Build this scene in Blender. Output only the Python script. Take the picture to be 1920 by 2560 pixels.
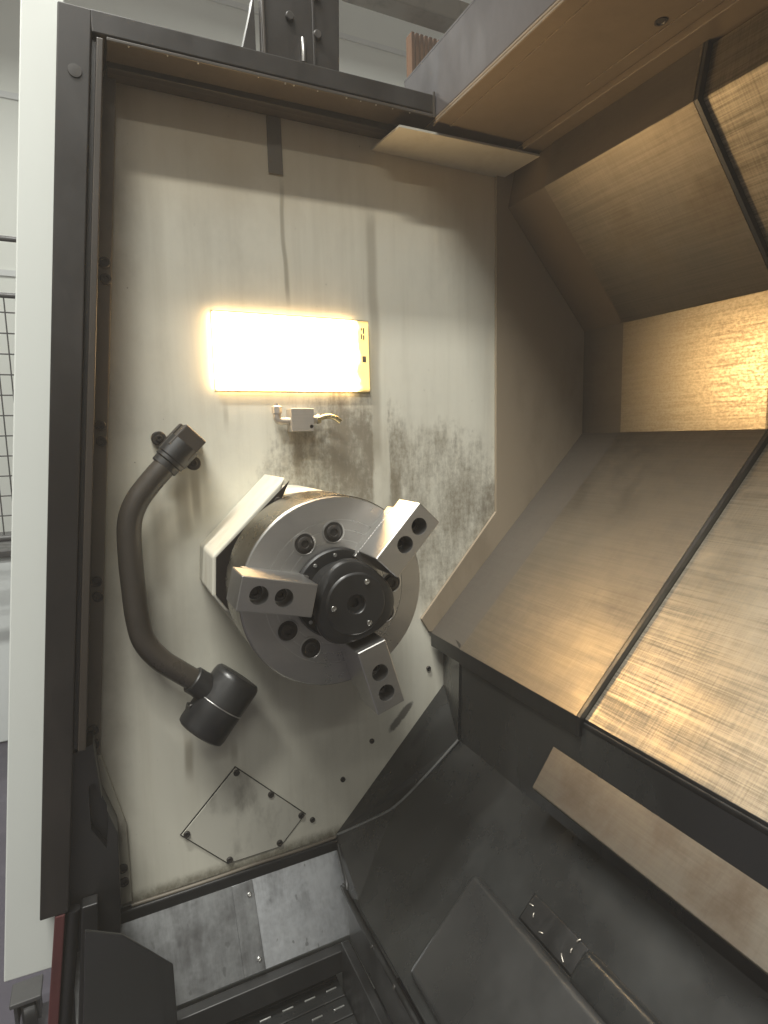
import bpy, bmesh, math, random
from mathutils import Vector, Matrix
random.seed(7)
PI = math.pi
for o in list(bpy.data.objects): bpy.data.objects.remove(o)
scene = bpy.context.scene
COL = scene.collection

# ------------------------------------------------------------------ camera
cam_d = bpy.data.cameras.new('camera'); cam = bpy.data.objects.new('camera', cam_d); COL.objects.link(cam)
cam_d.sensor_fit = 'HORIZONTAL'; cam_d.sensor_width = 36.0; cam_d.lens = 27.635
cam_d.clip_start = 0.02; cam_d.clip_end = 60
CX, CY, CZ = Vector((0.9000590, -0.4351532, -0.0231421)), Vector((0.0763597, 0.1052100, 0.9915140)), Vector((-0.4290257, -0.8941882, 0.1279234))
M = Matrix((CX, CY, CZ)).transposed().to_4x4(); M.translation = Vector((-0.322, -1.12, 1.292))
cam.matrix_world = M
scene.camera = cam

# ------------------------------------------------------------------ light of the workshop
world = bpy.data.worlds.new('World'); scene.world = world; world.use_nodes = True
bg = world.node_tree.nodes['Background']; bg.inputs[0].default_value = (1.0, 0.98, 0.90, 1); bg.inputs[1].default_value = 0.17
def overhead_lamp(name, loc, power, sx, sy, col=(1.0, 0.99, 0.93)):
    l = bpy.data.lights.new(name, 'AREA'); l.shape = 'RECTANGLE'; l.size = sx; l.size_y = sy; l.energy = power; l.color = col
    o = bpy.data.objects.new(name, l); COL.objects.link(o); o.location = loc
    return o
overhead_lamp('overhead_light', (-1.25, -1.95, 4.5), 118, 1.5, 0.16)
overhead_lamp('overhead_light', (-1.4, -4.6, 4.5), 66, 2.4, 0.2)  # front row added to brighten the upper wall
overhead_lamp('overhead_light', (-1.15, -0.81, 4.5), 190, 1.5, 0.14)
# lamps added behind the machine to brighten the shop wall
overhead_lamp('overhead_light', (-1.0, 3.2, 4.5), 60, 3.0, 0.3)
overhead_lamp('overhead_light', (2.2, 3.2, 5.2), 75, 3.0, 0.3)
cy = scene.cycles; cy.max_bounces = 6; cy.diffuse_bounces = 3; cy.glossy_bounces = 4; cy.transmission_bounces = 2; cy.volume_bounces = 0
cy.caustics_reflective = False; cy.caustics_refractive = False; cy.sample_clamp_indirect = 6.0
scene.view_settings.view_transform = 'Standard'; scene.view_settings.look = 'None'
scene.view_settings.exposure = 0.04; scene.view_settings.gamma = 1.0

# ------------------------------------------------------------------ node helpers
class V:
    """a value socket with arithmetic"""
    def __init__(s, nt, sock): s.nt, s.s = nt, sock
    def op(s, o, b=None, clamp=False):
        n = s.nt.nodes.new('ShaderNodeMath'); n.operation = o; n.use_clamp = clamp
        s.nt.links.new(s.s, n.inputs[0])
        if b is not None:
            if isinstance(b, V): s.nt.links.new(b.s, n.inputs[1])
            else: n.inputs[1].default_value = b
        return V(s.nt, n.outputs[0])
    def __add__(s, b): return s.op('ADD', b)
    def __sub__(s, b): return s.op('SUBTRACT', b)
    def __mul__(s, b): return s.op('MULTIPLY', b)
    def mx(s, b): return s.op('MAXIMUM', b)
    def mn(s, b): return s.op('MINIMUM', b)
    def abs(s): return s.op('ABSOLUTE')
    def sm(s, lo, hi, to0=0.0, to1=1.0):
        n = s.nt.nodes.new('ShaderNodeMapRange'); n.interpolation_type = 'SMOOTHSTEP'
        s.nt.links.new(s.s, n.inputs[0]); n.inputs[1].default_value = lo; n.inputs[2].default_value = hi
        n.inputs[3].default_value = to0; n.inputs[4].default_value = to1
        return V(s.nt, n.outputs[0])
def lin(c): return (c[0], c[1], c[2], 1)
class Mat:
    def __init__(s, name, base=(.5, .5, .5), metal=0., rough=.5, spec=.5):
        m = bpy.data.materials.new(name); m.use_nodes = True; s.m = m; s.nt = m.node_tree
        s.b = s.nt.nodes['Principled BSDF']
        s.b.inputs['Base Color'].default_value = lin(base); s.b.inputs['Metallic'].default_value = metal
        s.b.inputs['Roughness'].default_value = rough; s.b.inputs['Specular IOR Level'].default_value = spec
        tc = s.nt.nodes.new('ShaderNodeTexCoord'); s.co = tc.outputs['Object']
        sp = s.nt.nodes.new('ShaderNodeSeparateXYZ'); s.nt.links.new(s.co, sp.inputs[0])
        s.x, s.y, s.z = (V(s.nt, sp.outputs[i]) for i in range(3))
    def noise(s, scale=(1, 1, 1), detail=4, rough=.55, loc=(0, 0, 0), dist=0.0):
        mp = s.nt.nodes.new('ShaderNodeMapping'); mp.inputs['Scale'].default_value = scale; mp.inputs['Location'].default_value = loc
        s.nt.links.new(s.co, mp.inputs[0])
        n = s.nt.nodes.new('ShaderNodeTexNoise'); n.inputs['Scale'].default_value = 1; n.inputs['Detail'].default_value = detail
        n.inputs['Roughness'].default_value = rough; n.inputs['Distortion'].default_value = dist
        s.nt.links.new(mp.outputs[0], n.inputs['Vector'])
        return V(s.nt, n.outputs['Fac'])
    def mix(s, fac, a, b):
        n = s.nt.nodes.new('ShaderNodeMix'); n.data_type = 'RGBA'
        if isinstance(fac, V): s.nt.links.new(fac.s, n.inputs[0])
        else: n.inputs[0].default_value = fac
        for i, v in ((6, a), (7, b)):
            if isinstance(v, tuple): n.inputs[i].default_value = lin(v)
            else: s.nt.links.new(v, n.inputs[i])
        return n.outputs[2]
    def color(s, sock): s.nt.links.new(sock, s.b.inputs['Base Color'])
    def rough(s, v): s.nt.links.new(v.s, s.b.inputs['Roughness'])
    def bump(s, v, strength=.2, dist=.002):
        n = s.nt.nodes.new('ShaderNodeBump'); n.inputs['Strength'].default_value = strength; n.inputs['Distance'].default_value = dist
        s.nt.links.new(v.s, n.inputs['Height']); s.nt.links.new(n.outputs[0], s.b.inputs['Normal'])

def painted(name, base, rough=.4, dirt=.3, dirtcol=None, scale=9., bump=.08):
    m = Mat(name, base, 0, rough)
    dc = dirtcol or tuple(c * .45 for c in base)
    n = m.noise((scale, scale, scale * .45), 6, .62); n2 = m.noise((scale * 7,) * 3, 3, .6, (3, 1, 2))
    m.color(m.mix(n.sm(.48, .75) * dirt, base, dc))
    m.rough(n.sm(.3, .7, rough - .1, rough + .14) + n2 * .08)
    m.bump(n2, bump, .001)
    return m.m
def steel(name, base, rough, axis='y', streak=.5, grime=.3, grimecol=(.16, .12, .08), metal=1.0):
    m = Mat(name, base, metal, rough)
    a, b = 7., 330.
    sc = {'y': (b, a, b), 'x': (a, b, b), 'z': (b, b, a)}[axis]
    st = m.noise(sc, 4, .7); st2 = m.noise(tuple(v * .35 for v in sc), 3, .6, (5, 2, 1))
    cr = m.noise({'y': (14, 420, 14), 'x': (420, 14, 14), 'z': (14, 14, 420)}[axis], 3, .6, (2, 9, 4))
    gr = m.noise((5, 5, 5), 6, .65, (1, 7, 3)); fine = m.noise((70, 70, 70), 5, .65); wear = m.noise((16, 16, 16), 5, .6, (8, 8, 1))
    k = (st * .45 + st2 * .35 + cr * .2 + (wear - .5) * .25).sm(.36, .64)
    c1 = m.mix(k * streak, base, tuple(c * .42 for c in base))
    m.color(m.mix(gr.sm(.45, .75) * grime, c1, grimecol))
    m.rough(k * (.20 * streak) + gr.sm(.35, .75, rough - .06, rough + .14) + (fine - .5) * .12)
    m.bump(st * .6 + cr * .15 + fine * .25, .14 * streak + .02, .0010)
    return m.m

# ------------------------------------------------------------------ materials
def wall_paint():
    m = Mat('aged_beige_paint', (.60, .585, .52), 0, .42)
    base = (.70, .68, .575)
    streaks = m.noise((26, 4, 1.6), 5, .6); blot = m.noise((7, 7, 5), 6, .65, (2, 0, 4)); fine = m.noise((95, 60, 60), 5, .7, (1, 1, 9)); drip = m.noise((70, 10, 3.2), 4, .65, (8, 0, 3))
    c = m.mix(streaks.sm(.42, .78) * .36, base, (.46, .43, .34))
    c = m.mix(blot.sm(.45, .75) * .34, c, (.42, .40, .335))
    x, z = m.x, m.z
    # oily film plus warm lamp bounce painted in under the roof
    film_glow = z.sm(1.62, 1.86) * (blot * .5 + .55)
    c = m.mix(film_glow * .80, c, (.56, .425, .235))
    # dark oily stain below the nozzle block and towards the slanted edge
    def blob(cx, cz, rx, rz, soft=.9):
        dx = ((x - cx) * (1 / rx)); dz = ((z - cz) * (1 / rz))
        return (dx * dx + dz * dz).sm(1.0, 1 - soft)
    mott = m.noise((75, 60, 55), 9, .78, (3, 5, 1)); vst = m.noise((60, 14, 9), 6, .72, (6, 2, 8)); big = m.noise((11, 9, 8), 5, .6, (9, 3, 2))
    grain = mott * .42 + vst * .28 + big * .30
    env = (blob(.135, 1.215, .26, .26, 1.) * 1.0).mx(blob(.33, 1.14, .34, .28, 1.) * .80).mx(blob(.45, 1.03, .24, .28, 1.) * .85).mx(blob(.155, 1.235, .14, .20, 1.) * 1.15).mx(blob(.50, 1.10, .10, .14, 1.) * 1.1).mx(blob(.0, 1.27, .18, .13, 1.) * .38)
    clean = (x - .212 + (vst - .5) * .02).abs().sm(.012, .024, .25, 1.)
    dirt = (env * .74 * clean + grain * 2.5 - 1.55).sm(.0, .62)
    c = m.mix(dirt * .78, c, (.115, .09, .058))
    faint = (blob(.22, 1.12, .34, .34, 1.) * .5 + big * 1.1 + vst * .4 - .95).sm(0, .6); c = m.mix(faint * .40, c, (.25, .215, .15))
    # runs: narrow vertical drips with their own outline
    wob = m.noise((4, 4, 5), 2, .5) - .5
    def run(cx, w, z0, z1, k):
        return ((x - cx) + wob * .02).abs().sm(w, w * .25) * z.sm(z0, z0 + .05) * z.sm(z1, z1 - .06) * k
    r = run(.022, .006, 1.53, 1.78, .5).mx(run(.203, .016, 1.22, 1.76, .42)).mx(run(-.105, .007, 1.30, 1.38, .45)).mx(run(-.165, .012, 1.13, 1.26, .55)).mx(run(-.19, .02, 1.10, 1.25, .45)).mx(run(-.21, .012, .63, .76, .5)).mx(run(-.125, .01, .64, .72, .55)).mx(run(-.235, .02, 1.0, 1.22, .35)).mx(run(.03, .012, 1.20, 1.31, .55)).mx(run(.245, .02, .98, 1.24, .55))
    c = m.mix(r, c, (.17, .135, .08))
    # darker along the left rail, grime on the bottom edge
    edge = (x + (z - 1.0) * -.086 + .322).sm(.055, .0); 
    c = m.mix(edge * (blot * .9 + .1) * .75, c, (.15, .12, .08))
    low = z.sm(.475, .432) * (fine + .25); c = m.mix(low.sm(.2, .9) * .8, c, (.10, .085, .05))
    spk = m.noise((190, 190, 190), 2, .5, (4, 4, 4)).sm(.735, .76); c = m.mix(spk * .6, c, (.1, .085, .06))
    # smears close to the slanted edge
    sm_ = (((x - .245) * .7 - (z - .665) * .7).abs().sm(.02, .0) * blob(.245, .665, .06, .06, 1.) * 1.1 + mott * 1.1 - 1.0).sm(0, .4); c = m.mix(sm_ * .8, c, (.06, .055, .05))
    m.color(c)
    m.rough(blot.sm(.3, .7, .34, .55))
    m.bump(fine * .5 + blot * .5, .08, .0015)
    return m.m
MT = {}
MT['wall'] = wall_paint()
MT['beige'] = painted('beige_paint', (.54, .52, .44), .42, .4, (.33, .29, .21), 12)
MT['plate'] = painted('worn_beige_plate', (.57, .555, .475), .42, .9, (.22, .205, .17), 14)
MT['white'] = painted('white_door_paint', (.64, .665, .625), .42, .16, (.5, .49, .44), 5)
MT['frame'] = painted('dark_frame_paint', (.014, .012, .0105), .40, .6, (.028, .023, .02), 10)
MT['frame_mid'] = painted('brown_film_on_frame', (.036, .029, .022), .42, .6, (.02, .016, .012), 9)
MT['rail'] = painted('grimy_rail_paint', (.15, .13, .10), .42, .7, (.055, .045, .033), 9)
MT['rail_pale'] = painted('grimy_beige_rail', (.34, .32, .26), .42, .9, (.08, .07, .055), 14)
MT['black'] = painted('black_paint', (.004, .004, .004), .36, .4, (.009, .0085, .008), 12)
MT['charcoal'] = painted('charcoal_pan_paint', (.015, .0155, .0153), .17, .8, (.034, .0355, .035), 3., .05)
MT['charcoal_lift'] = painted('lighter_charcoal_paint', (.024, .024, .0236), .22, .8, (.042, .0415, .040), 4, .05)  # lighter tone of the pan charcoal
MT['fold_glint'] = painted('pale_glint_grey', (.17, .175, .17), .25, .6, (.05, .05, .05), 30)  # pale grey for the glint painted on the pan fold
MT['rubber'] = painted('black_rubber', (.007, .007, .0075), .42, .3, (.016, .016, .016), 20)
MT['hose'] = painted('oily_grey_tube_paint', (.042, .036, .029), .32, .8, (.020, .016, .012), 14)
MT['brown'] = painted('oil_browned_panel', (.115, .092, .066), .42, .5, (.07, .053, .035), 6)
MT['side_plate'] = painted('oil_browned_side_plate', (.30, .245, .175), .40, .5, (.16, .125, .08), 6)  # lighter copy of the panel brown, making up for weak light here
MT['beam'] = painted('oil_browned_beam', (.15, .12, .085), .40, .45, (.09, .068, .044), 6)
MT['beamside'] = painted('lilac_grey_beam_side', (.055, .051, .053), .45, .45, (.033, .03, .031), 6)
MT['cover'] = steel('way_cover_steel', (.24, .212, .17), .45, 'y', .4, .45, (.10,.08,.052))
MT['cover_brushed'] = steel('brushed_way_cover_steel', (.385, .34, .265), .40, 'y', .95, .25, (.17,.13,.085))
def mottled():
    m = Mat('mottled_cover_steel', (.40, .355, .28), 1., .36)
    a = m.noise((40, 190, 260), 5, .75); b_ = m.noise((25, 9, 260), 4, .65, (4, 1, 6)); f_ = m.noise((160, 160, 160), 3, .6)
    k = (a * .6 + b_ * .4).sm(.38, .62)
    m.color(m.mix(k * .6, (.40, .355, .275), (.19, .155, .105))); m.rough(k.sm(0, 1, .32, .46)); m.bump(a * .6 + f_ * .4, .14, .0015)
    return m.m
MT['cover_mottled'] = mottled()
MT['cover_end'] = steel('dull_end_cover_steel', (.14, .125, .105), .44, 'y', .12, .35, (.08, .065, .05), .6)
MT['plate_steel'] = steel('stained_guard_steel', (.165, .148, .122), .44, 'y', .3, .9, (.075, .052, .034), .85)
def galvanised(name, base, dark, lo, hi, loc):
    m = Mat(name, base, 1., .36)
    big = m.noise((9, 9, 9), 4, .6, loc); run_ = m.noise((55, 9, 9), 5, .65, loc); sp_ = m.noise((120, 120, 120), 4, .6); dots = m.noise((75, 40, 40), 2, .5, loc).sm(.68, .74)
    k = (big * .65 + run_ * .25 + sp_ * .10).sm(lo, hi)
    c = m.mix(k, dark, base); c = m.mix(dots * .5, c, (.12, .12, .12))
    m.color(c); m.rough(k.sm(0, 1, .50, .34) + (sp_ - .5) * .15); m.bump(run_ * .5 + sp_ * .5, .12, .0012)
    return m.m
MT['galv'] = galvanised('dull_galvanised_sheet', (.42, .435, .44), (.10, .10, .10), .32, .70, (1, 3, 2))
MT['galv_lit'] = galvanised('reflection_lit_galvanised', (.74, .77, .80), (.22, .225, .23), .32, .62, (4.3, 2, 7))  # brighter copy of the sheet, painting in a bright reflection
MT['chuck'] = steel('ground_chuck_steel', (.49, .48, .46), .33, 'x', .06, .15, (.12, .11, .10), .9)
MT['chuckside'] = steel('dimmed_chuck_side', (.25, .235, .205), .22, 'y', .06, .10, (.15, .13, .10), 1.0)  # darker copy of the chuck steel, painting in dark reflections
MT['jaw'] = steel('ground_jaw_steel', (.46, .45, .43), .36, 'x', .08, .10, (.22, .20, .17), .95)
MT['hub'] = painted('black_oxide', (.014, .014, .0138), .36, .4, (.018, .0175, .017), 30)
MT['bolt'] = painted('dark_bolt_steel', (.03, .027, .024), .38, .4, (.06, .05, .04), 60)
MT['brass'] = steel('pale_brass', (.66, .58, .36), .30, 'x', .1, .2)
MT['alu'] = steel('dull_aluminium', (.56, .52, .46), .42, 'x', .12, .35, (.28, .23, .16), .75)
MT['screw'] = steel('bright_screw_steel', (.6, .6, .58), .30, 'x', .1, .2)
MT['red'] = painted('dull_red_trim', (.085, .022, .022), .42, .6, (.035, .012, .012), 14)
MT['shopwall'] = painted('shop_wall_paint', (.70, .73, .68), .7, .12, (.6, .62, .57), 1.5, .02)
MT['shopfloor'] = painted('shop_floor_coating', (.055, .05, .066), .5, .5, (.10, .095, .115), 12)
MT['rust'] = painted('rusty_column_paint', (.22, .10, .04), .6, .7, (.12, .055, .02), 20)
MT['cabinet'] = painted('pale_cabinet_paint', (.60, .63, .62), .5, .1, None, 4)
MT['wire'] = painted('dark_wire', (.05, .05, .05), .4, .2, None, 20)

def lamp_glass():
    m = Mat('lit_lamp_glass', (.45, .33, .14), 0, .3)
    n = m.noise((60, 60, 40), 3, .5)
    k = (m.x + n * .026).sm(.190, .155)      # the tube ends short of the right edge
    k2 = ((m.z - 1.452).abs()).sm(.071, .060)
    e = k * k * k * 52. + 1.5
    hot = m.mix(k, (1., .70, .22), (1., .65, .30))
    m.nt.links.new(hot, m.b.inputs['Emission Color']); m.nt.links.new((e * k2.sm(0, 1, .35, 1)).s, m.b.inputs['Emission Strength'])
    return m.m
MT['lamp'] = lamp_glass()
for k_ in ('charcoal', 'charcoal_lift', 'black'): MT[k_].node_tree.nodes['Principled BSDF'].inputs['Specular IOR Level'].default_value = .85   # oily film

# ------------------------------------------------------------------ mesh helpers
def finish(name, bm, mat, parent=None, bevel=0., seg=2, smooth=0., recalc=True):
    if recalc: bmesh.ops.recalc_face_normals(bm, faces=bm.faces[:])
    if bevel:
        es = [e for e in bm.edges if len(e.link_faces) == 2 and e.calc_face_angle(0) > .5]
        bmesh.ops.bevel(bm, geom=es, offset=bevel, segments=seg, affect='EDGES', profile=.5, clamp_overlap=True)
    if smooth:
        for f in bm.faces: f.smooth = True
        for e in bm.edges:
            if len(e.link_faces) == 2 and e.calc_face_angle(0) > smooth: e.smooth = False
    me = bpy.data.meshes.new(name); bm.to_mesh(me); bm.free()
    o = bpy.data.objects.new(name, me); COL.objects.link(o)
    if mat: me.materials.append(MT[mat] if isinstance(mat, str) else mat)
    if parent is not None: o.parent = parent; o.location = tuple(-c for c in parent.get('base', (0, 0, 0)))
    return o
def thing(name, label, cat, base=(0, 0, 0), group=None):
    o = bpy.data.objects.new(name, None); COL.objects.link(o); o.location = base; o['base'] = base
    o.empty_display_size = .02
    o['label'] = label; o['category'] = cat
    if group: o['group'] = group
    return o
def tag(o, label, cat, group=None, kind=None):
    o['label'] = label; o['category'] = cat
    if group: o['group'] = group
    return o
def box(bm, x0, x1, y0, y1, z0, z1):
    vs = [bm.verts.new((x, y, z)) for x in (x0, x1) for y in (y0, y1) for z in (z0, z1)]
    for f in ((0, 1, 3, 2), (4, 6, 7, 5), (0, 4, 5, 1), (2, 3, 7, 6), (0, 2, 6, 4), (1, 5, 7, 3)): bm.faces.new([vs[i] for i in f])
    return vs
def hexa(bm, p):
    """8 points: 4 of one end, 4 of the other"""
    vs = [bm.verts.new(q) for q in p]
    for f in ((0, 1, 2, 3), (7, 6, 5, 4), (0, 4, 5, 1), (1, 5, 6, 2), (2, 6, 7, 3), (3, 7, 4, 0)): bm.faces.new([vs[i] for i in f])
def prism(bm, poly, y0, y1):
    """polygon in (x, z) extruded in y"""
    a = [bm.verts.new((x, y0, z)) for x, z in poly]; b = [bm.verts.new((x, y1, z)) for x, z in poly]
    bm.faces.new(a); bm.faces.new(b[::-1]); n = len(poly)
    for i in range(n): bm.faces.new((a[i], b[i], b[(i + 1) % n], a[(i + 1) % n]))
def sheet(bm, pts, n, t):
    """flat polygon in 3D with thickness t along -n"""
    n = Vector(n).normalized() * t
    a = [bm.verts.new(p) for p in pts]; b = [bm.verts.new(Vector(p) - n) for p in pts]
    bm.faces.new(a); bm.faces.new(b[::-1]); k = len(pts)
    for i in range(k): bm.faces.new((a[i], b[i], b[(i + 1) % k], a[(i + 1) % k]))
def frame_of(d):
    d = Vector(d).normalized(); u = d.orthogonal().normalized(); return u, d.cross(u)
def lathe(bm, prof, c, d, n=48, ref=None):
    """prof: list of (radius, distance along d from c); closed with caps"""
    d = Vector(d).normalized(); c = Vector(c)
    u = Vector(ref).normalized() if ref else frame_of(d)[0]; v = d.cross(u)
    rings = []
    for r, h in prof:
        if r < 1e-6: rings.append([bm.verts.new(c + d * h)])
        else: rings.append([bm.verts.new(c + d * h + (u * math.cos(2 * PI * k / n) + v * math.sin(2 * PI * k / n)) * r) for k in range(n)])
    for a, b in zip(rings, rings[1:]):
        for k in range(n):
            q = [a[k % len(a)], a[(k + 1) % len(a)], b[(k + 1) % len(b)], b[k % len(b)]]
            q = list(dict.fromkeys(q))
            if len(q) > 2: bm.faces.new(q)
    if len(rings[0]) > 1: bm.faces.new(rings[0][::-1])
    if len(rings[-1]) > 1: bm.faces.new(rings[-1])
def tube(bm, pts, r, n=24, rounds=6, cap=True):
    """tube through the points with Catmull-Rom smoothing"""
    P = [Vector(p) for p in pts]; Q = []
    for i in range(len(P) - 1):
        a, b, c, d = P[max(i - 1, 0)], P[i], P[i + 1], P[min(i + 2, len(P) - 1)]
        for k in range(rounds):
            t = k / rounds
            Q.append(.5 * ((2 * b) + (c - a) * t + (2 * a - 5 * b + 4 * c - d) * t * t + (3 * b - a - 3 * c + d) * t ** 3))
    Q.append(P[-1])
    u = None; rings = []
    for i, q in enumerate(Q):
        d = (Q[min(i + 1, len(Q) - 1)] - Q[max(i - 1, 0)]).normalized()
        u = d.orthogonal().normalized() if u is None else (u - d * u.dot(d)).normalized()
        v = d.cross(u)
        rr = r(i / (len(Q) - 1)) if callable(r) else r
        rings.append([bm.verts.new(q + (u * math.cos(2 * PI * k / n) + v * math.sin(2 * PI * k / n)) * rr) for k in range(n)])
    for a, b in zip(rings, rings[1:]):
        for k in range(n): bm.faces.new((a[k], a[(k + 1) % n], b[(k + 1) % n], b[k]))
    if cap: bm.faces.new(rings[0][::-1]); bm.faces.new(rings[-1])
def B(): return bmesh.new()
def cut(o, cutters):
    """subtract closed bmeshes from the object, for real holes"""
    for cb in cutters:
        bmesh.ops.recalc_face_normals(cb, faces=cb.faces[:])
        me = bpy.data.meshes.new('c'); cb.to_mesh(me); cb.free(); co = bpy.data.objects.new('c', me); COL.objects.link(co)
        co.matrix_world = o.matrix_world if False else Matrix.Identity(4)
        co.location = o.location; co.parent = o.parent
        md = o.modifiers.new('b', 'BOOLEAN'); md.operation = 'DIFFERENCE'; md.object = co; md.solver = 'EXACT'
        bpy.context.view_layer.update()
        dg = bpy.context.evaluated_depsgraph_get()
        nm = bpy.data.meshes.new_from_object(o.evaluated_get(dg)); o.modifiers.clear(); o.data = nm
        bpy.data.objects.remove(co)
def cap_screw(bm, c, d, r, h, socket=True):
    """round head with a recessed socket"""
    if socket: lathe(bm, [(r, 0), (r, h * .8), (r * .88, h), (r * .5, h), (r * .45, h * .45), (0, h * .45)], c, d, 20)
    else: lathe(bm, [(r, 0), (r, h * .75), (r * .8, h), (0, h)], c, d, 16)
TOWARDS = (0, -1, 0)      # out of the wall, into the chamber

# ================================================================== the setting
def struct(o): o['kind'] = 'structure'; return o
bm = B(); box(bm, -12, 12, -10, 6, -.05, 0); struct(finish('shop_floor', bm, 'shopfloor'))
bm = B(); box(bm, -12, 12, 5.0, 5.1, 0.004, 6.5); sw = struct(finish('shop_wall', bm, 'shopwall'))
for z in (2.72, 4.15, 5.35):
    bm = B(); box(bm, -12, 12, 4.985, 4.998, z, z + .05); finish('panel_joint', bm, 'cabinet', sw)

# ================================================================== spindle wall of the lathe
w = thing('spindle_wall', 'beige painted end wall with oil stains behind the chuck', 'wall', (0, 0, .43))
bm = B(); prism(bm, [(-.335, 1.892), (.51, 1.892), (.51, 1.0), (.358, .85), (.358, .717), (.080, .432), (-.345, .432), (-.45, .60), (-.45, .75)], 0.0, .006)
wall_face = finish('wall_panel', bm, 'wall', w)
bm = B(); prism(bm, [(.5005, 1.8735), (.80, 1.8735), (.80, 1.29), (.36, .85), (.318, .853), (.298, .886), (.5005, 1.111)], -.008, -.001)
o = finish('side_plate', bm, 'side_plate', w, .001); o['label'] = 'brown oil filmed plate right of the beige panel'
bm = B(); hexa(bm, [(.206, -.001, 1.848), (.520, -.001, 1.844), (.548, -.092, 1.858), (.221, -.092, 1.853),
                    (.206, -.001, 1.852), (.520, -.001, 1.848), (.548, -.092, 1.862), (.221, -.092, 1.857)])
o = finish('top_flap', bm, 'beige', w); o['label'] = 'slanted beige flap under the roof beam'
bm = B(); box(bm, -.003, .024, -.004, -.0005, 1.772, 1.870); finish('brown_rectangle', bm, 'rail', w, .001)  # thin brown rectangle on the upper wall
for (x, z) in ((.101, .557), (.172, .627), (.029, .486), (.318, .765)):
    bm = B(); cap_screw(bm, (x, 0, z), TOWARDS, .0055, .004); finish('wall_screw', bm, 'bolt', w)
# bolted rail on the front edge of the wall
def xr(z): return -.3451 + (z - 1.) * .0985
r = thing('bolted_edge_rail', 'narrow grimy rail with bolt pairs down the front edge of the spindle wall', 'rail', (-.33, 0, .45))
bm = B(); hexa(bm, [(xr(.745) - .012, -.014, .745), (xr(.745) + .011, -.014, .745), (xr(1.87) + .010, -.014, 1.87), (xr(1.87) - .012, -.014, 1.87),
                    (xr(.745) - .012, -.0008, .745), (xr(.745) + .011, -.0008, .745), (xr(1.87) + .010, -.0008, 1.87), (xr(1.87) - .012, -.0008, 1.87)])
finish('rail_bar', bm, 'rail', r, .002)
bm = B(); prism(bm, [(-.382, .744), (-.3585, .744), (-.346, .686), (-.3265, .598), (-.3285, .445), (-.352, .445), (-.352, .585), (-.370, .675)], -.013, -.0008); finish('kicked_foot', bm, 'rail_pale', r, .002)
for z in (1.572, 1.308, 1.044, .781):
    for dz in (.012, -.014):
        bm = B(); cap_screw(bm, (xr(z), -.014, z + dz), TOWARDS, .0088, .005); finish('rail_bolt', bm, 'bolt', r)
for z in (.517, .490):
    bm = B(); cap_screw(bm, (-.339, -.013, z), TOWARDS, .0085, .005); finish('rail_bolt', bm, 'bolt', r)

bm = B(); prism(bm, [(-.30, 1.868), (.95, 1.868), (.95, .004), (-.44, .004), (-.44, .60)], .0085, .70); finish('unseen_light_block', bm, 'white', w, .004)  # unseen box added behind the wall to stop light leaks
# ================================================================== work lamp in the wall
l = thing('work_lamp', 'glowing rectangular work lamp standing slightly proud of the beige wall', 'lamp', (.034, 0, 1.381))
bm = B(); box(bm, -.1185, .1865, -.0075, .0, 1.3825, 1.5205); finish('lamp_glass', bm, 'lamp', l, .001)  # glass made proud so its glowing edges throw a halo
for (x0, x1, z0, z1) in ((-.121, .189, 1.5207, 1.523), (-.121, .189, 1.380, 1.3823), (-.121, -.1187, 1.3823, 1.5207), (.1867, .189, 1.3823, 1.5207)):
    bm = B(); box(bm, x0, x1, -.0012, .0, z0, z1); finish('trim', bm, 'brass', l)
for i, (dx, dz, sx, sz) in enumerate(((0, 0, .0025, .005), (.0045, 0, .003, .011), (.0045, -.014, .003, .009), (0, -.012, .0025, .010), (.002, -.055, .008, .012))):
    bm = B(); box(bm, .1695 + dx, .1695 + dx + sx, -.0081, -.0076, 1.507 + dz - sz, 1.507 + dz); o = finish('print_mark', bm, 'rail', l)

# ================================================================== door frame (front post and top bar)
def xo(z): return -.4168 + (z - 1.) * .1007
def xg(z): return -.3745 + (z - 1.) * .1024
def xf(z): return -.3562 + (z - 1.) * .1000
def strip(name, fa, fb, z0, z1, y0, y1, mat, par, bev=.002):
    bm = B(); hexa(bm, [(fa(z0), y0, z0), (fb(z0), y0, z0), (fb(z1), y0, z1), (fa(z1), y0, z1), (fa(z0), y1, z0), (fb(z0), y1, z0), (fb(z1), y1, z1), (fa(z1), y1, z1)])
    return finish(name, bm, mat, par, bev)
d = thing('door_frame', 'dark brown steel frame along the front and top of the spindle wall', 'frame', (-.44, -.05, .53))
strip('front_post', xo, xg, .53, 1.9125, -.10, -.004, 'frame', d)
strip('seal_groove', lambda z: xg(z) + .0005, lambda z: xg(z) + .0065, .80, 1.8795, -.088, -.004, 'black', d, 0)
strip('inner_flange', lambda z: xg(z) + .007, xf, .80, 1.8770, -.10, -.004, 'frame_mid', d, .0015)
bm = B(); hexa(bm, [(-.2838, -.10, 1.8815), (.2915, -.10, 1.8860), (.2915, -.10, 1.9185), (-.2838, -.10, 1.9130), (-.2838, -.004, 1.8815), (.2915, -.004, 1.8860), (.2915, -.004, 1.9185), (-.2838, -.004, 1.9130)])
finish('top_bar', bm, 'frame', d, .002)
bm = B(); hexa(bm, [(-.2645, -.0995, 1.8755), (.2910, -.0995, 1.8790), (.2910, -.0995, 1.8850), (-.2645, -.0995, 1.8805), (-.2645, -.046, 1.8755), (.2910, -.046, 1.8790), (.2910, -.046, 1.8850), (-.2645, -.046, 1.8805)])
finish('top_channel', bm, 'frame_mid', d, .0012)
bm = B(); box(bm, -.2640, .2905, -.045, -.0285, 1.868, 1.8800); finish('channel_step', bm, 'frame', d, .001)
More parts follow.
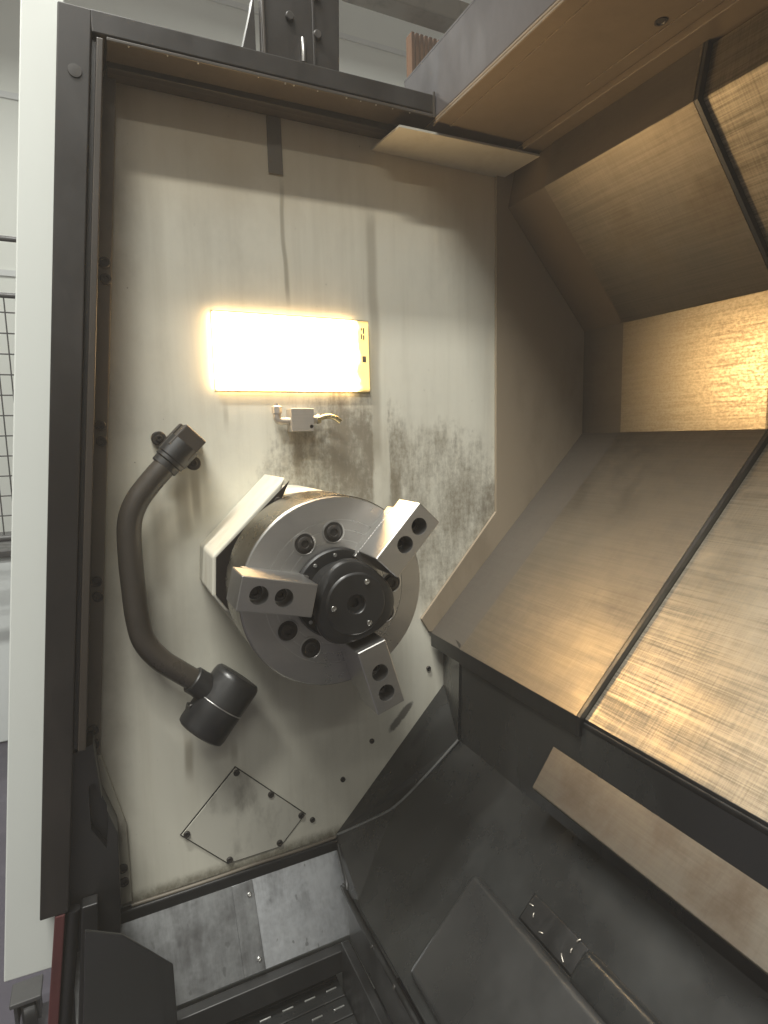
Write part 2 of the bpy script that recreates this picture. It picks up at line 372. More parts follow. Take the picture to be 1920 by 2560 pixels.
bm = B(); box(bm, -.2640, .2905, -.028, -.0010, 1.8705, 1.8800); finish('channel_step', bm, 'frame_mid', d, .001)
bm = B(); box(bm, .2870, .2905, -.104, -.1003, 1.878, 1.921); finish('end_tab', bm, 'frame_mid', d)
bm = B(); lathe(bm, [(.0095, 0), (.0090, .0012), (0, .0016)], (-.310, -.1002, 1.824), TOWARDS, 24); finish('plug', bm, 'bolt', d, 0, 2, .6)
for x in (-.235, -.18, -.135, -.04, .005, .02, .062, .115, .142, .172, .205, .24):
    bm = B(); rr = random.uniform(.0012, .0022)
    lathe(bm, [(0, -rr * 1.5), (rr * .8, -rr * .9), (rr, 0), (rr * .7, rr * .8), (0, rr)], (x, -.097, 1.8760 + (x + .26) * .0062), (0, 0, 1), 10); finish('oil_drop', bm, 'screw', d, 0, 2, 3)
# foot of the front post: dark bracket with a recessed window
k = thing('post_foot_bracket', 'black bracket with recessed window at the foot of the front post', 'bracket', (-.38, -.07, .45))
bm = B(); prism(bm, [(-.432, .775), (-.366, .795), (-.3605, .69), (-.341, .625), (-.345, .50), (-.352, .43), (-.45, .43)], -.072, -.015); br = finish('bracket_plate', bm, 'black', k, .002)
cb = B(); prism(cb, [(-.379, .722), (-.369, .727), (-.3525, .662), (-.360, .603), (-.381, .645)], -.09, -.052); cut(br, [cb])
bm = B(); prism(bm, [(-.352, .60), (-.352, .42), (-.46, .08), (-.46, .60)], -.0145, -.009); finish('backing_plate', bm, 'black', k)

# ================================================================== outer skin left of the frame
o = None
bm = B(); prism(bm, [(-.3720, 1.948), (-.315, 1.953), (-.420, .9), (-.446, .395), (-.5315, .400)], -.045, -.006)
o = finish('outer_door_panel', bm, 'white', None, .002); tag(o, 'tall white painted machine panel left of the dark frame', 'panel')
bm = B(); prism(bm, [(-.443, .5285), (-.4275, .5285), (-.4870, .08), (-.5045, .08)], -.100, -.085); o = finish('red_trim_strip', bm, 'red', None, .002); tag(o, 'dull red trim strip below the foot of the dark frame', 'trim')
bm = B(); tube(bm, [(-.4165, -.088, .525), (-.437, -.088, .38), (-.478, -.088, .10)], .0105, 16, 6); o = finish('rubber_edge_seal', bm, 'rubber', None, 0, 2, .8); tag(o, 'round black rubber seal running down beside the red strip', 'seal')
bm = B(); prism(bm, [(-.404, .5285), (-.3795, .5285), (-.405, .20), (-.438, .20)], -.099, -.074); o = finish('lower_post', bm, 'black', None, .002); tag(o, 'black lower post between the rubber seal and the chip guard', 'post')

# ================================================================== chip guard, chute and conveyor
bm = B(); prism(bm, [(-.398, .527), (-.346, .497), (-.2735, .409), (-.2735, .10), (-.44, .10)], -.150, -.145); o = finish('corner_chip_guard', bm, 'charcoal', None, .0015)
tag(o, 'flat black chip guard with a sloped top in the lower left corner', 'guard')
s = thing('chip_chute', 'galvanised steel chute of two riveted sheets under the spindle wall', 'chute', (-.13, -.06, .279))
dirv = Vector((0, -.085, -.128)).normalized(); nv = Vector((0, -.128, .085)).normalized(); top = Vector((0, -.0175, .4105))
def ch(x, t, h=0.): p = Vector((x, 0, 0)) + top + dirv * t + nv * h; return tuple(p)
bm = B(); sheet(bm, [ch(-.43, 0), ch(-.1345, 0), ch(-.1345, .153), ch(-.43, .153)], nv, .0015); finish('chute_sheet', bm, 'galv', s)
bm = B(); sheet(bm, [ch(-.149, 0, .003), ch(-.108, 0, .004), ch(-.108, .153, .004), ch(-.149, .153, .003)], nv, .0025); finish('seam_strip', bm, 'galv', s, .0006)
bm = B(); sheet(bm, [ch(-.130, 0, .0005), ch(.082, 0, .0005), ch(.080, .09, .0005), ch(.066, .153, .0005), ch(-.130, .153, .0005)], nv, .0015); finish('chute_sheet', bm, 'galv_lit', s)
for t in (.024, .133):
    bm = B(); lathe(bm, [(.0048, 0), (.0044, .0022), (.003, .0032), (.0016, .0032), (.0014, .0012), (0, .0012)], ch(-.1175, t, .004), nv, 18); finish('rivet', bm, 'screw', s, 0, 2, .6)
bm = B(); box(bm, -.36, .083, -.016, -.001, .402, .4315); o = finish('wall_foot_bar', bm, 'black', None, .003); tag(o, 'black bar filling the gap between the beige wall and the steel chute', 'seal')  # black bar drawn where wall and chute leave a gap
bm = B(); tube(bm, [(-.33, -.008, .434), (-.2, -.010, .4335), (-.1, -.009, .4345), (.0, -.010, .434), (.078, -.008, .4345)], .0035, 8, 6); o = finish('sealant_bead', bm, 'rail', None, 0, 2, 1.5); tag(o, 'grimy beige sealant bead along the foot of the wall', 'sealant')
c = thing('chip_conveyor', 'black slatted chip conveyor belt with raised ribs in the pit', 'conveyor', (-.1, -.25, .1))
for i in range(9):
    y = -.062 - i * .0425
    bm = B(); box(bm, -.29, .036, y - .0405, y, .190, .1985); sl = finish('belt_slat', bm, 'charcoal', c, .0015)
    for j in range(8):
        x = -.2625 + j * .0445
        if x > .02: continue
        bm = B(); box(bm, x, x + .0215, y - .0195, y - .0165, .198, .2008); finish('rib', bm, 'screw', sl, .0008)
        sl.children[-1].location = (0, 0, 0)
bm = B(); box(bm, -.44, .052, -.128, -.106, .232, .2785); finish('pit_edge', bm, 'black', c, .002)
bm = B(); box(bm, .0365, .0545, -.6, -.129, .12, .30); finish('pit_side', bm, 'black', c, .002)
bm = B(); box(bm, -.44, .05, -.62, -.02, .09, .10); finish('pit_floor', bm, 'black', c)

# ================================================================== chip pan below the slanted bed
p = thing('chip_pan', 'charcoal painted chip pan sloping down below the way covers', 'pan', (.2, -.6, .39))
YN = -1.45
prof = [(.0665, .3965), (.10, .43), (.19, .52), (.255, .585)]
for i in range(1, 8):      # rounded fold up to the back
    a = i / 7 * math.radians(45); R_ = .085
    prof.append((.255 + R_ * (math.sin(math.radians(45)) - math.sin(math.radians(45) - a)) * 1.08, .585 + R_ * 1.08 * (math.cos(math.radians(45) - a) - math.cos(math.radians(45))) * 0 + (.085 * 1.08) * (math.sin(a) * .707 + (1 - math.cos(a)) * .707)))
prof += [(.322, .72), (.324, .835)]
ystart = {0: -.150, 1: -.128, 2: -.083, 3: -.106}
bm = B(); rows = []
ys = [0, .25, .5, .75, 1]
for i, (x, z) in enumerate(prof):
    ya = ystart.get(i, -.124)
    rows.append([bm.verts.new((x, ya + (YN - ya) * t, z)) for t in ys])
for a, b in zip(rows, rows[1:]):
    for j in range(4): bm.faces.new((a[j], a[j + 1], b[j + 1], b[j]))
finish('sloped_floor', bm, 'charcoal', p, 0, 2, .6)
bm = B(); sheet(bm, [(.357, -.002, .719), (.081, -.002, .436), (.186, -.081, .5155), (.255, -.106, .585), (.316, -.125, .652)], (-.5, -.6, .5), .003); finish('end_chamfer', bm, 'charcoal', p)
bm = B(); sheet(bm, [(.082, -.003, .434), (.187, -.082, .516), (.068, -.152, .398), (.060, -.125, .384)], (-.5, -.5, .7), .003); finish('corner_facet', bm, 'charcoal_lift', p)
bm = B(); tube(bm, [(.316, -.1265, .6525), (.255, -.1075, .5865), (.187, -.083, .517), (.135, -.045, .474), (.083, -.005, .436)], .0028, 8, 5); finish('painted_glint', bm, 'fold_glint', p, 0, 2, 1.5)  # pale tube paints a glint along the fold
bm = B(); sheet(bm, [(.357, -.002, .86), (.357, -.002, .719), (.316, -.125, .650), (.322, -.125, .86)], (-1, -.3, 0), .003); finish('back_corner', bm, 'charcoal', p)
bm = B(); tube(bm, [(.083, -.004, .424), (.066, -.10, .392), (.0585, -.13, .383), (.0585, -.6, .383), (.0585, YN, .383)], .0062, 12, 6); finish('rolled_lip', bm, 'black', p, 0, 2, .8)
bm = B(); tube(bm, [(.0685, -.17, .3925), (.068, -.5, .3925), (.068, YN, .3925)], .0035, 10, 6); finish('wet_bead', bm, 'charcoal', p, 0, 2, .8)
bm = B(); box(bm, .0555, .0615, YN, -.1285, .300, .376); finish('lip_skirt', bm, 'charcoal_lift', p, .001)
for y in (-.247, -.335):
    bm = B(); cap_screw(bm, (.0540, y, .372 + .012), (-1, 0, .6), .0035, .003, False); finish('lip_screw', bm, 'bolt', p)
SN = Vector((-1, 0, 1)).normalized()
def sp(x, y, h): q = Vector((x, y, x + .33)) + SN * h; return tuple(q)
def slab(bm, x0, x1, y0, y1, h0, h1, taper=0.):
    hexa(bm, [sp(x0, y0, h0), sp(x1, y0, h0), sp(x1, y1, h0), sp(x0, y1, h0), sp(x0 + taper, y0 - taper, h1), sp(x1 - taper * .2, y0 - taper, h1), sp(x1 - taper * .2, y1, h1), sp(x0 + taper, y1, h1)])
bm = B(); slab(bm, .076, .2115, -.352, YN, -.002, .024, .008); o = finish('raised_cover', bm, 'charcoal_lift', p, .009, 4, .7)
bm = B(); slab(bm, .205, .245, -.572, YN, -.002, .020, .006); finish('raised_rib', bm, 'charcoal', p, .009, 4, .7)
bm = B(); slab(bm, .2105, .2440, -.455, -.572, -.001, .0018, .004); finish('wet_recess_shade', bm, 'black', p, .0008)  # thin black sheet paints the dark of the wet recess
g = thing('steel_guard_strip', 'brown stained steel strip sloping over the back of the chip pan', 'guard', (.3, -.9, .72))
bm = B(); sheet(bm, [(.330, -.405, .780), (.2710, -.416, .721), (.2710, YN, .721), (.352, YN, .802), (.352, -.44, .802)], (-1, 0, 1), .003); finish('sloped_strip', bm, 'plate_steel', g, .0008)
bm = B(); sheet(bm, [(.2712, -.4165, .7200), (.2712, YN, .7200), (.2730, YN, .7165), (.2730, -.4165, .7165)], (-1, 0, 0), .0015); finish('folded_edge', bm, 'plate_steel', g)
# swarf in the wet corner
for i in range(6):
    x = random.uniform(.215, .243); y = random.uniform(-.56, -.46); a = random.uniform(0, PI); L = random.uniform(.002, .006)
    q = Vector(sp(x, y, .003)); t1 = Vector((.7 * math.cos(a), math.sin(a), .7 * math.cos(a))) * L
    bm = B(); tube(bm, [q - t1, q - t1 * .2 + SN * .001, q + t1 * .5 + SN * .001, q + t1], .0011, 6, 4)
    o = finish('metal_chip', bm, 'alu', None, 0, 2, 1.5); tag(o, 'small curled steel chip in the wet hollow of the chip pan', 'chip', 'chips in the wet hollow of the pan')

# ================================================================== telescopic way covers
BASE = [(.547, 1.868), (.528, 1.782), (.757, 1.530), (.757, 1.288), (.3185, .852), (.3185, .820)]
def offset(pl, dist):
    """shift the profile away from the chamber by dist (mitred)"""
    out = []
    for i, pnt in enumerate(pl):
        ns = []
        for a, b in ((i - 1, i), (i, i + 1)):
            if a >= 0 and b < len(pl):
                e = Vector((pl[b][0] - pl[a][0], pl[b][1] - pl[a][1])).normalized(); ns.append(Vector((-e.y, e.x)))
        m = sum(ns, Vector((0, 0))); m = m / m.length; m = m / m.dot(ns[0])
        out.append((pnt[0] + m.x * dist, pnt[1] + m.y * dist))
    return out
def cover(name, label, y0, y1, off, mats, group='telescopic way cover sections', wiper=None):
    inn = offset(BASE, off); outr = offset(BASE, off + .003)
    t = thing(name, label, 'cover', (.5, (y0 + y1) / 2, .82), group)
    for i, nm in enumerate(('fascia', 'upper_panel', 'back_panel', 'slanted_panel', 'front_lip')):
        a, b = inn[i], inn[i + 1]; c_, d_ = outr[i + 1], outr[i]
        bm = B(); prism(bm, [a, b, c_, d_], y0, y1); finish(nm, bm, mats[i], t, .0005, 1)
    if wiper:
        i2, o2 = offset(BASE, off - .0003), offset(BASE, off + .012)
        for i in range(5):
            bm = B(); prism(bm, [i2[i], i2[i + 1], o2[i + 1], o2[i]], y1 - .007, y1 - .0005); finish('wiper', bm, 'black', t)
        i2, o2 = offset(BASE, off - .0012), offset(BASE, off + .001)
        for i in range(4):
            bm = B(); prism(bm, [i2[i], i2[i + 1], o2[i + 1], o2[i]], y1 - .0002, y1 + .004); finish('bead', bm, 'cover', t)
    return t
SIDE = -1
cover('way_cover', 'narrow dull end section of the way cover next to the spindle wall', -.009, -.1285, .0025, ['brown', 'brown', 'cover_end', 'cover_end', 'black'])
cover('way_cover', 'middle section of the steel way cover with a dark wiper edge', -.130, -.462, 0.0, ['cover_end', 'cover', 'cover_mottled', 'cover', 'black'], wiper=True)
cover('way_cover', 'brushed steel way cover section nearest the viewer, right of the dark wiper', -.4695, YN, .0100, ['cover_brushed', 'cover_brushed', 'cover_brushed', 'cover_brushed', 'black'])
bm = B(); box(bm, .326, .345, YN, -.127, .806, .842); o = finish('cover_foot_rail', bm, 'black', None, .002); tag(o, 'black rail under the front edge of the way covers', 'rail')

# ================================================================== roof beam
b = thing('roof_beam', 'brown oil filmed box beam running along the roof above the way covers', 'beam', (.4, -.7, 1.875))
bm = B(); hexa(bm, [(.2925, .02, 1.875), (.5030, .02, 1.875), (.5030, YN, 1.875), (.2925, YN, 1.875), (.2925, .02, 1.880), (.5030, .02, 1.880), (.5030, YN, 1.880), (.2925, YN, 1.880)]); finish('underside', bm, 'beam', b, .0015)
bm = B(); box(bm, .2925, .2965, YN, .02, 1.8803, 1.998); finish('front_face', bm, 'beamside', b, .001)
bm = B(); box(bm, .2925, .95, YN, .02, 1.9983, 2.002); finish('top_sheet', bm, 'beamside', b)  # widened past the beam, out of view, to keep light out
bm = B(); box(bm, .5005, .5060, YN, -.095, 1.862, 1.8748); finish('rear_lip', bm, 'beam', b, .0018)
bm = B(); box(bm, .2925, .2965, YN, -.088, 1.8700, 1.8748); finish('front_lip', bm, 'beam', b, .0015)
bm = B(); box(bm, .328, .3310, YN, -.095, 1.8725, 1.8748); finish('crease', bm, 'beam', b, .0008)
bm = B(); box(bm, .470, .4740, YN, -.30, 1.8720, 1.8748); finish('crease', bm, 'beam', b, .0008)
bm = B(); box(bm, .2970, .95, .0205, .024, 1.8805, 1.9980); finish('end_light_block', bm, 'beamside', b)  # unseen closure added against light leaking into the beam
bm = B(); box(bm, .5033, .62, YN, -.009, 1.8685, 1.8745); finish('rear_strip', bm, 'beam', b, .001)
bm = B(); box(bm, .951, .955, YN, .70, .004, 1.998); finish('rear_light_block', bm, 'black', b)  # unseen panel added to block light from behind the covers
bm = B(); lathe(bm, [(.009, 0), (.009, .0012), (.006, .0018), (.0045, .0004), (0, .0004)], (.455, -.46, 1.8748), (0, 0, -1), 20); finish('plug', bm, 'bolt', b)

# ================================================================== spindle housing and chuck
AX, AZ = 0.0, 1.05
h = thing('spindle_housing', 'pale machined spindle housing with a slanted upper face behind the chuck', 'housing', (0, 0, .95))
bm = B(); prism(bm, [(-.036, 1.2265), (-.1655, 1.1015), (-.1700, 1.036), (-.150, 1.006), (-.06, .965), (.05, .965), (.07, 1.05), (.02, 1.14), (-.046, 1.195)], -.137, -.0005); finish('housing_block', bm, 'beige', h, .004, 3)
bm = B(); prism(bm, [(-.030, 1.2195), (-.1600, 1.0995), (-.1640, 1.037), (-.146, 1.010), (-.06, .970), (.046, .970), (.066, 1.05), (.016, 1.138), (-.045, 1.190)], -.1395, -.1373); o = finish('front_plate', bm, 'frame', h); o['label'] = 'housing front painted dark brown for the shaded gap behind the chuck'  # dark sheet paints the shade between housing and chuck
bm = B(); lathe(bm, [(.152, 0), (.152, .09), (.146, .105), (.12, .108)], (AX, -.0005, AZ), TOWARDS, 64); finish('nose_boss', bm, 'beige', h, 0, 2, .6)
bm = B(); cap_screw(bm, (-.052, -.1395, 1.187), TOWARDS, .006, .005); finish('housing_screw', bm, 'bolt', h)
c = thing('lathe_chuck', 'large round three jaw steel chuck on the spindle', 'chuck', (AX, -.15, AZ))
RF, YF = .1525, -.269
bm = B(); lathe(bm, [(.11, -.032), (.11, .0), (RF - .004, .0), (RF, .004), (RF, .1030), (RF - .0012, .1040)], (AX, -.162, AZ), TOWARDS, 96); finish('chuck_body', bm, 'chuckside', c, 0, 2, .6)
def ring_prof():
    pr = [(RF - .0028, 0)]
    for r_ in (.1150, .0995, .0832):
        pr += [(r_ + .0009, .0), (r_ + .0007, -.0022), (r_ - .0007, -.0022), (r_ - .0009, .0)]
    return pr + [(.06, 0), (0, 0)]
bm = B(); lathe(bm, [(RF - .0028, -.004)] + ring_prof(), (AX, YF - .0006, AZ), TOWARDS, 128); face = finish('chuck_face', bm, 'chuck', c, 0, 2, .3)
bm = B(); lathe(bm, [(RF - .0010, .1042), (RF - .0026, .1068)], (AX, -.162, AZ), TOWARDS, 96); finish('rim_chamfer', bm, 'screw', c, 0, 2, .9)
JA = [166.3, 46.3, -73.7]
cutters = []; hp = []
for ja in JA:
    for da in (-45, -75):
        a = math.radians(ja + da); q = (AX + .0955 * math.cos(a), AZ + .0955 * math.sin(a)); hp.append(q)
# bolts stand in counterbores drawn as stepped rings
for (x, z) in hp:
    bm = B(); lathe(bm, [(.0185, 0), (.0185, .0008), (.0165, .0012), (.0155, .0006), (.0155, .0002)], (x, YF - .0008, z), TOWARDS, 32); rg = finish('counterbore_rim', bm, 'jaw', c, 0, 2, .6)
    bm = B(); lathe(bm, [(.0154, 0), (.0154, .0004), (0, .0004)], (x, YF - .0008, z), TOWARDS, 32); finish('counterbore', bm, 'bolt', rg); rg.children[-1].location = (0, 0, 0)
    bm = B(); lathe(bm, [(.0115, 0), (.0115, .0030), (.0105, .0036), (.0062, .0036), (.0055, .0010), (0, .0010)], (x, YF - .0011, z), TOWARDS, 24); finish('bolt_head', bm, 'bolt', rg, 0, 2, .6); rg.children[-1].location = (0, 0, 0)
YJ, YB = -.357, -.292
for i, ja in enumerate(JA):
    a = math.radians(ja); u = Vector((math.cos(a), 0, math.sin(a))); n = Vector((-math.sin(a), 0, math.cos(a)))
    def jp(r_, t_, y): q = Vector((AX, 0, AZ)) + u * r_ + n * t_; return (q.x, y, q.z)
    r0, r1, hw = .0675, .1745, .0238
    bm = B(); hexa(bm, [jp(r0, -hw, YJ), jp(r1, -hw, YJ), jp(r1, hw, YJ), jp(r0, hw, YJ), jp(r0, -hw, YB), jp(r1, -hw, YB), jp(r1, hw, YB), jp(r0, hw, YB)])
    jw = finish('jaw', bm, 'jaw', c, .0012, 1)
    cs = []
    for hr in (.1125, .1475):
        cb = B(); lathe(cb, [(.0132, -.03), (.0132, .03)], jp(hr, 0, YJ), (0, 1, 0), 32); cs.append(cb)
    cb = B(); lathe(cb, [(.0545, -.05), (.0545, .12)], (AX, YJ, AZ), (0, 1, 0), 64)
    cut(jw, cs)
    for hr in (.1125, .1475):
        bm = B(); cap_screw(bm, jp(hr, 0, YJ + .0295), TOWARDS, .0105, .008); o = finish('jaw_bolt', bm, 'bolt', jw, 0, 2, .6); o.location = (0, 0, 0)
    # base jaw in its slot, with serrations under the top jaw
    bm = B(); q = [(.058, -.0228), (.158, -.0228), (.158, .0228), (.058, .0228)]
    hexa(bm, [jp(a_, b_, YB + .002) for a_, b_ in q] + [jp(a_, b_, YF - .0008) for a_, b_ in q])
    bj = finish('base_jaw', bm, 'jaw', c, .0008, 1)
    for k_ in range(18):
        rr_ = .064 + k_ * .0053
        bm = B(); q = [(rr_, -.0234), (rr_ + .0030, -.0234), (rr_ + .0030, .0234), (rr_, .0234)]
        hexa(bm, [jp(a_, b_, YB + .0002) for a_, b_ in q] + [jp(a_, b_, YB + .0040) for a_, b_ in q]); o = finish('serration', bm, 'jaw', bj); o.location = (0, 0, 0)
hb = thing('centre_hub', 'black three lobed stop bolted at the centre of the chuck between the jaws', 'hub', (AX, YF, AZ))
bm = B(); lathe(bm, [(.0715, 0), (.0715, .008), (.069, .011), (.052, .011), (.052, .055)], (AX, YF - .002, AZ), TOWARDS, 64); finish('rear_flange', bm, 'hub', hb, 0, 2, .5)
def lobes(bm, stations, n=96, ph=math.radians(106.3)):
    rings = []
    for R_, A_, y in stations:
        rings.append([bm.verts.new((AX + (R_ + A_ * math.cos(3 * (2 * PI * k / n - ph))) * math.cos(2 * PI * k / n), y, AZ + (R_ + A_ * math.cos(3 * (2 * PI * k / n - ph))) * math.sin(2 * PI * k / n))) for k in range(n)])
    for a, b_ in zip(rings, rings[1:]):
        for k in range(n): bm.faces.new((a[k], a[(k + 1) % n], b_[(k + 1) % n], b_[k]))
    bm.faces.new(rings[0]); bm.faces.new(rings[-1][::-1])
bm = B(); lobes(bm, [(.0560, .0015, YF - .050), (.0595, .0045, YF - .057), (.0615, .0050, YF - .061), (.0615, .0050, YF - .071), (.0595, .0042, YF - .0755), (.0560, .0020, YF - .0775), (.0470, .0, YF - .0780), (.0455, .0, YF - .0800), (.0440, .0, YF - .0808), (.0150, .0, YF - .0808), (.0138, .0, YF - .0795), (.0128, .0, YF - .0735), (.0070, 0, YF - .0730), (.0064, 0, YF - .066)])
finish('front_disc', bm, 'hub', hb, 0, 2, .45)
for da in (0, 120, 240):
    a = math.radians(62 + da)
    bm = B(); cap_screw(bm, (AX + .036 * math.cos(a), YF - .0809, AZ + .036 * math.sin(a)), TOWARDS, .0042, .0022); finish('small_screw', bm, 'screw', hb, 0, 2, .6)
for da in (95, 128, -142, -112, 20):
    a = math.radians(da)
    bm = B(); cap_screw(bm, (AX + .0620 * math.cos(a), YF - .013, AZ + .0620 * math.sin(a)), TOWARDS, .0030, .0015); finish('small_screw', bm, 'screw', hb, 0, 2, .6)

# ================================================================== tool setter arm
t = thing('tool_setter_arm', 'bent dark tube arm with black drum head bolted left of the chuck', 'arm', (-.2, 0, .77))
PY = -.058
def rot2(cx, cz, a, pts): return [(cx + x * math.cos(a) - z * math.sin(a), cz + x * math.sin(a) + z * math.cos(a)) for x, z in pts]
bm = B(); prism(bm, rot2(-.189, 1.284, math.radians(45), [(-.029, -.026), (.029, -.026), (.029, .026), (-.029, .026)]), -.022, -.001); finish('mount_flange', bm, 'frame_mid', t, .002)
for (lx, lz) in ((-.224, 1.297), (-.168, 1.251)):
    bm = B(); lathe(bm, [(.0125, 0), (.0125, .012), (.011, .0135)], (lx, -.0008, lz), TOWARDS, 24); lu = finish('lug', bm, 'bolt', t, 0, 2, .6)
    bm = B(); cap_screw(bm, (lx, -.0145, lz), TOWARDS, .006, .004); o = finish('lug_screw', bm, 'bolt', lu); o.location = (0, 0, 0)
bm = B(); prism(bm, rot2(-.184, 1.289, math.radians(45), [(-.024, -.022), (.022, -.022), (.022, .022), (-.024, .022)]), -.074, -.0225); finish('joint_block', bm, 'frame_mid', t, .003, 3)
sd = Vector((-.70, 0, -.715)).normalized(); s0 = Vector((-.1865, PY + .004, 1.286))
bm = B(); lathe(bm, [(.0275, 0), (.0275, .032), (.0262, .034), (.0262, .040), (.0235, .042), (.0235, .052), (.022, .054)], s0, sd, 32); finish('collar', bm, 'hub', t, 0, 2, .5)
bm = B(); tube(bm, [(-.2215, PY, 1.250), (-.2450, PY, 1.2250), (-.2700, PY, 1.1930), (-.2835, PY, 1.158), (-.2865, PY, 1.105), (-.2855, PY, 1.050), (-.2830, PY, .995), (-.2750, PY, .9520), (-.2520, PY, .9150), (-.2200, PY, .885), (-.1850, PY, .855)], .0195, 24, 6); finish('tube', bm, 'hose', t, 0, 2, .8)
hd = Vector((.74, 0, -.67)).normalized()
bm = B(); lathe(bm, [(.0225, 0), (.0245, .002), (.0245, .016), (.027, .040), (.027, .06)], (-.2015, PY, .8685), hd, 32); finish('socket', bm, 'hub', t, 0, 2, .5)
ad = Vector((-.66, -.10, -.745)).normalized(); hc = Vector((-.1565, PY - .002, .812))
bm = B(); lathe(bm, [(.040, -.060), (.0445, -.055), (.046, -.048), (.046, .0)], hc, ad, 48); finish('drum', bm, 'hub', t, 0, 2, .6)
bm = B(); lathe(bm, [(.0462, -.001), (.0468, .0), (.0462, .001)], hc, ad, 48); finish('seam_ring', bm, 'screw', t, 0, 2, 3)
bm = B(); lathe(bm, [(.046, .0012), (.046, .050), (.0445, .057), (.040, .060)], hc, ad, 48); finish('drum', bm, 'rubber', t, 0, 2, .6)
bm = B(); lathe(bm, [(.012, 0), (.012, .034), (.010, .036)], (-.2135, PY + .006, .812), (.8, 0, -.2), 20); finish('side_lug', bm, 'hub', t, 0, 2, .6)
bm = B(); cap_screw(bm, (-.207, PY - .010, .822), TOWARDS, .005, .004); finish('lug_screw', bm, 'bolt', t)

# ================================================================== air nozzle block below the lamp
t = thing('nozzle_block', 'small square metal block with curved nozzle fixed below the glowing lamp', 'nozzle', (.03, 0, 1.305))
bm = B(); box(bm, .0105, .0555, -.034, -.0006, 1.3040, 1.3475); nb = finish('block', bm, 'alu', t, .001)
cb = B(); lathe(cb, [(.0038, -.01), (.0038, .008)], (.0500, -.034, 1.3130), (0, 1, 0), 20); cut(nb, [cb])
bm = B(); lathe(bm, [(.0036, 0), (.0036, .003), (0, .003)], (.0500, -.0275, 1.3130), TOWARDS, 16); finish('block_screw', bm, 'bolt', t)
bm = B(); tube(bm, [(.012, -.018, 1.3245), (.000, -.018, 1.3240), (-.0085, -.018, 1.3250), (-.0125, -.018, 1.3310), (-.0125, -.018, 1.3400)], .0075, 16, 5); el = finish('elbow', bm, 'alu', t, 0, 2, .8)
bm = B(); lathe(bm, [(.0095, 0), (.0095, .0125), (.0075, .0145), (.0045, .0145), (.0045, .019), (0, .019)], (-.0125, -.018, 1.3385), (0, 0, 1), 6); finish('elbow_nut', bm, 'alu', t)
bm = B(); lathe(bm, [(.0080, 0), (.0080, .010), (.0065, .0105), (.0065, .013)], (.0555, -.018, 1.3265), (1, 0, .05), 18); finish('fitting', bm, 'alu', t, 0, 2, .6)
bm = B(); lathe(bm, [(.0095, 0), (.0100, .006), (.0080, .0062)], (.0660, -.018, 1.3270), (1, 0, .2), 6); finish('fitting_nut', bm, 'brass', t)
bm = B(); tube(bm, [(.0700, -.018, 1.3280), (.0820, -.019, 1.3320), (.0930, -.021, 1.3325), (.1030, -.023, 1.3290), (.1130, -.025, 1.3215)], .0052, 14, 5); finish('bent_nozzle', bm, 'brass', t, 0, 2, .8)

# ================================================================== access plate
t = thing('access_plate', 'tilted five sided cover plate screwed to the lower beige wall', 'plate', (-.11, 0, .45))
pl = [(-.1245, .648), (.0125, .505), (-.0435, .4505), (-.1495, .4505), (-.2335, .540)]
cxm = sum(q[0] for q in pl) / 5; czm = sum(q[1] for q in pl) / 5
bm = B(); prism(bm, [(cxm + (x - cxm) * 1.022, czm + (z - czm) * 1.022) for x, z in pl], -.0018, -.0004); finish('gasket', bm, 'rubber', t)
bm = B(); prism(bm, pl, -.0032, -.0006); finish('cover_sheet', bm, 'plate', t, .0006, 1)
for (x, z) in ((-.1235, .638), (-.0575, .572), (.004, .506), (-.0445, .460), (-.147, .4585), (-.2240, .540)):
    bm = B(); cap_screw(bm, (x, -.0032, z), TOWARDS, .0062, .004); finish('plate_screw', bm, 'bolt', t)

# ================================================================== things around the machine
t = thing('bolted_angle_bracket', 'dark brown bolted bracket standing on top of the frame', 'bracket', (.05, -.05, 1.918))
bm = B(); prism(bm, [(-.0225, 1.917), (.118, 1.9185), (.1225, 2.06), (.118, 2.075), (.118, 2.35), (-.0155, 2.35)], -.060, -.048); finish('front_plate', bm, 'frame', t, .002)
bm = B(); box(bm, -.0205, -.0160, -.068, -.0605, 1.916, 2.35); finish('edge_flange', bm, 'frame_mid', t, .001)
bm = B(); prism(bm, [(-.0500, 1.945), (-.0260, 1.94), (-.0260, 2.04), (-.0300, 2.02)], -.040, -.010); finish('gusset', bm, 'frame', t)
bm = B(); box(bm, .0690, .0740, -.0640, -.0605, 1.916, 2.35); finish('weld_strip', bm, 'frame', t, .001)
for (x, z) in ((.029, 2.005), (.078, 1.988), (.015, 2.055), (.078, 2.05)):
    bm = B(); cap_screw(bm, (x, -.060, z), TOWARDS, .0075, .006, False); finish('bolt_head', bm, 'bolt', t, 0, 2, .6)
bm = B(); tube(bm, [(.050, -.064, 1.975), (.050, -.066, 1.955), (.050, -.064, 1.938)], .0035, 10, 4); finish('pin', bm, 'screw', t, 0, 2, .8)
bm = B(); box(bm, 1.25, 3.4, 2.45, 2.6, 3.97, 4.10); o = finish('cable_tray', bm, 'rail', None, .01); tag(o, 'dark overhead tray at the top edge above the roof beam', 'tray'); o.rotation_euler = (0, 0, 0)
bm = B()
for i in range(8): box(bm, 1.80 + i * .035, 1.825 + i * .035, 2.7, 2.78, 0.004, 4.0)
o = finish('ribbed_column', bm, 'rust', None, .004); tag(o, 'orange brown ribbed column seen behind the roof beam', 'column')
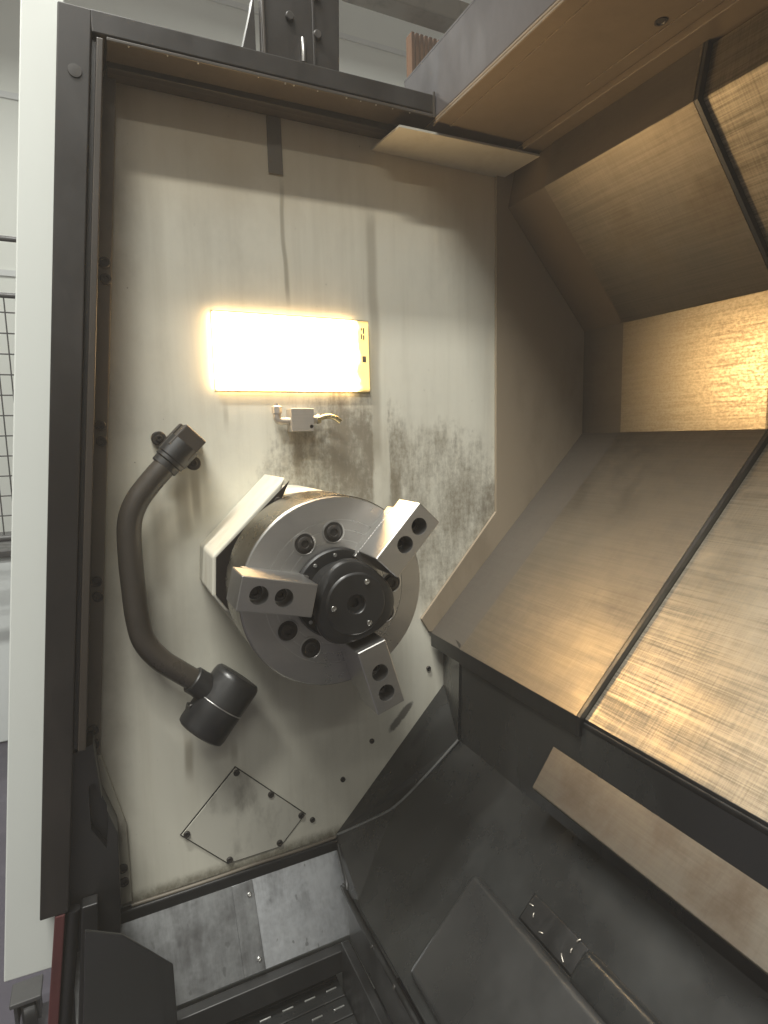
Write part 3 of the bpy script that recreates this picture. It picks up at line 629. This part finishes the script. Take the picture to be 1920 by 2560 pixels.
# mesh fence and cabinet at the far left
t = thing('mesh_fence', 'dark wire mesh fence behind the white panel at the left edge', 'fence', (-.7, 1.5, 0))
for z in (2.035, 1.835): bm = B(); tube(bm, [(-1.5, 1.5, z), (-.45, 1.5, z)], .010, 10, 2); finish('rail', bm, 'wire', t, 0, 2, .8)
for x in (-1.49, -.47): bm = B(); tube(bm, [(x, 1.51, .004), (x, 1.51, 2.04)], .012, 10, 2); finish('post', bm, 'wire', t, 0, 2, .8)
bm = B(); tube(bm, [(-1.5, 1.5, .94), (-.45, 1.5, .94)], .014, 10, 2); finish('rail', bm, 'wire', t, 0, 2, .8)
for i in range(24):
    x = -1.35 + i * .038; bm = B(); tube(bm, [(x, 1.5, .93), (x, 1.5, 1.835)], .0026, 6, 1); finish('wire', bm, 'wire', t)
for i in range(12):
    z = .95 + i * .075; bm = B(); tube(bm, [(-1.5, 1.504, z), (-.45, 1.504, z)], .0026, 6, 1); finish('wire', bm, 'wire', t)
t = thing('shop_cabinet', 'pale grey cabinet with dark top edge standing behind the mesh fence', 'cabinet', (-1., 1.9, 0))
bm = B(); box(bm, -1.6, -.48, 1.8, 2.4, .004, .82); finish('carcass', bm, 'cabinet', t, .006)
bm = B(); box(bm, -1.62, -.46, 1.78, 2.42, .8205, .85); finish('worktop', bm, 'wire', t, .004)
t = thing('floor_caster', 'dark caster wheel on the floor under the white panel', 'caster', (-.56, .28, 0))
bm = B(); lathe(bm, [(.035, -.014), (.04, -.010), (.04, .010), (.035, .014)], (-.555, .28, .0405), (1, .2, 0), 28); finish('wheel', bm, 'rubber', t, 0, 2, .6)
bm = B(); box(bm, -.585, -.525, .25, .31, .085, .095); finish('fork_plate', bm, 'wire', t, .002)
bm = B(); box(bm, -.580, -.572, .262, .298, .030, .085); finish('fork_leg', bm, 'wire', t, .002)
bm = B(); box(bm, -.538, -.530, .262, .298, .030, .085); finish('fork_leg', bm, 'wire', t, .002)

# ================================================================== oil mist in the air
hm = bpy.data.materials.new('oil_mist'); hm.use_nodes = True; nt = hm.node_tree
nt.nodes.remove(nt.nodes['Principled BSDF']); vol = nt.nodes.new('ShaderNodeVolumePrincipled')
vol.inputs['Color'].default_value = (.92, .88, .82, 1); vol.inputs['Density'].default_value = .022
nt.links.new(vol.outputs[0], nt.nodes['Material Output'].inputs['Volume'])
bm = B(); box(bm, -13, 13, -11, 7, -1.05, 6.9); o = finish('haze', bm, hm); o['kind'] = 'stuff'
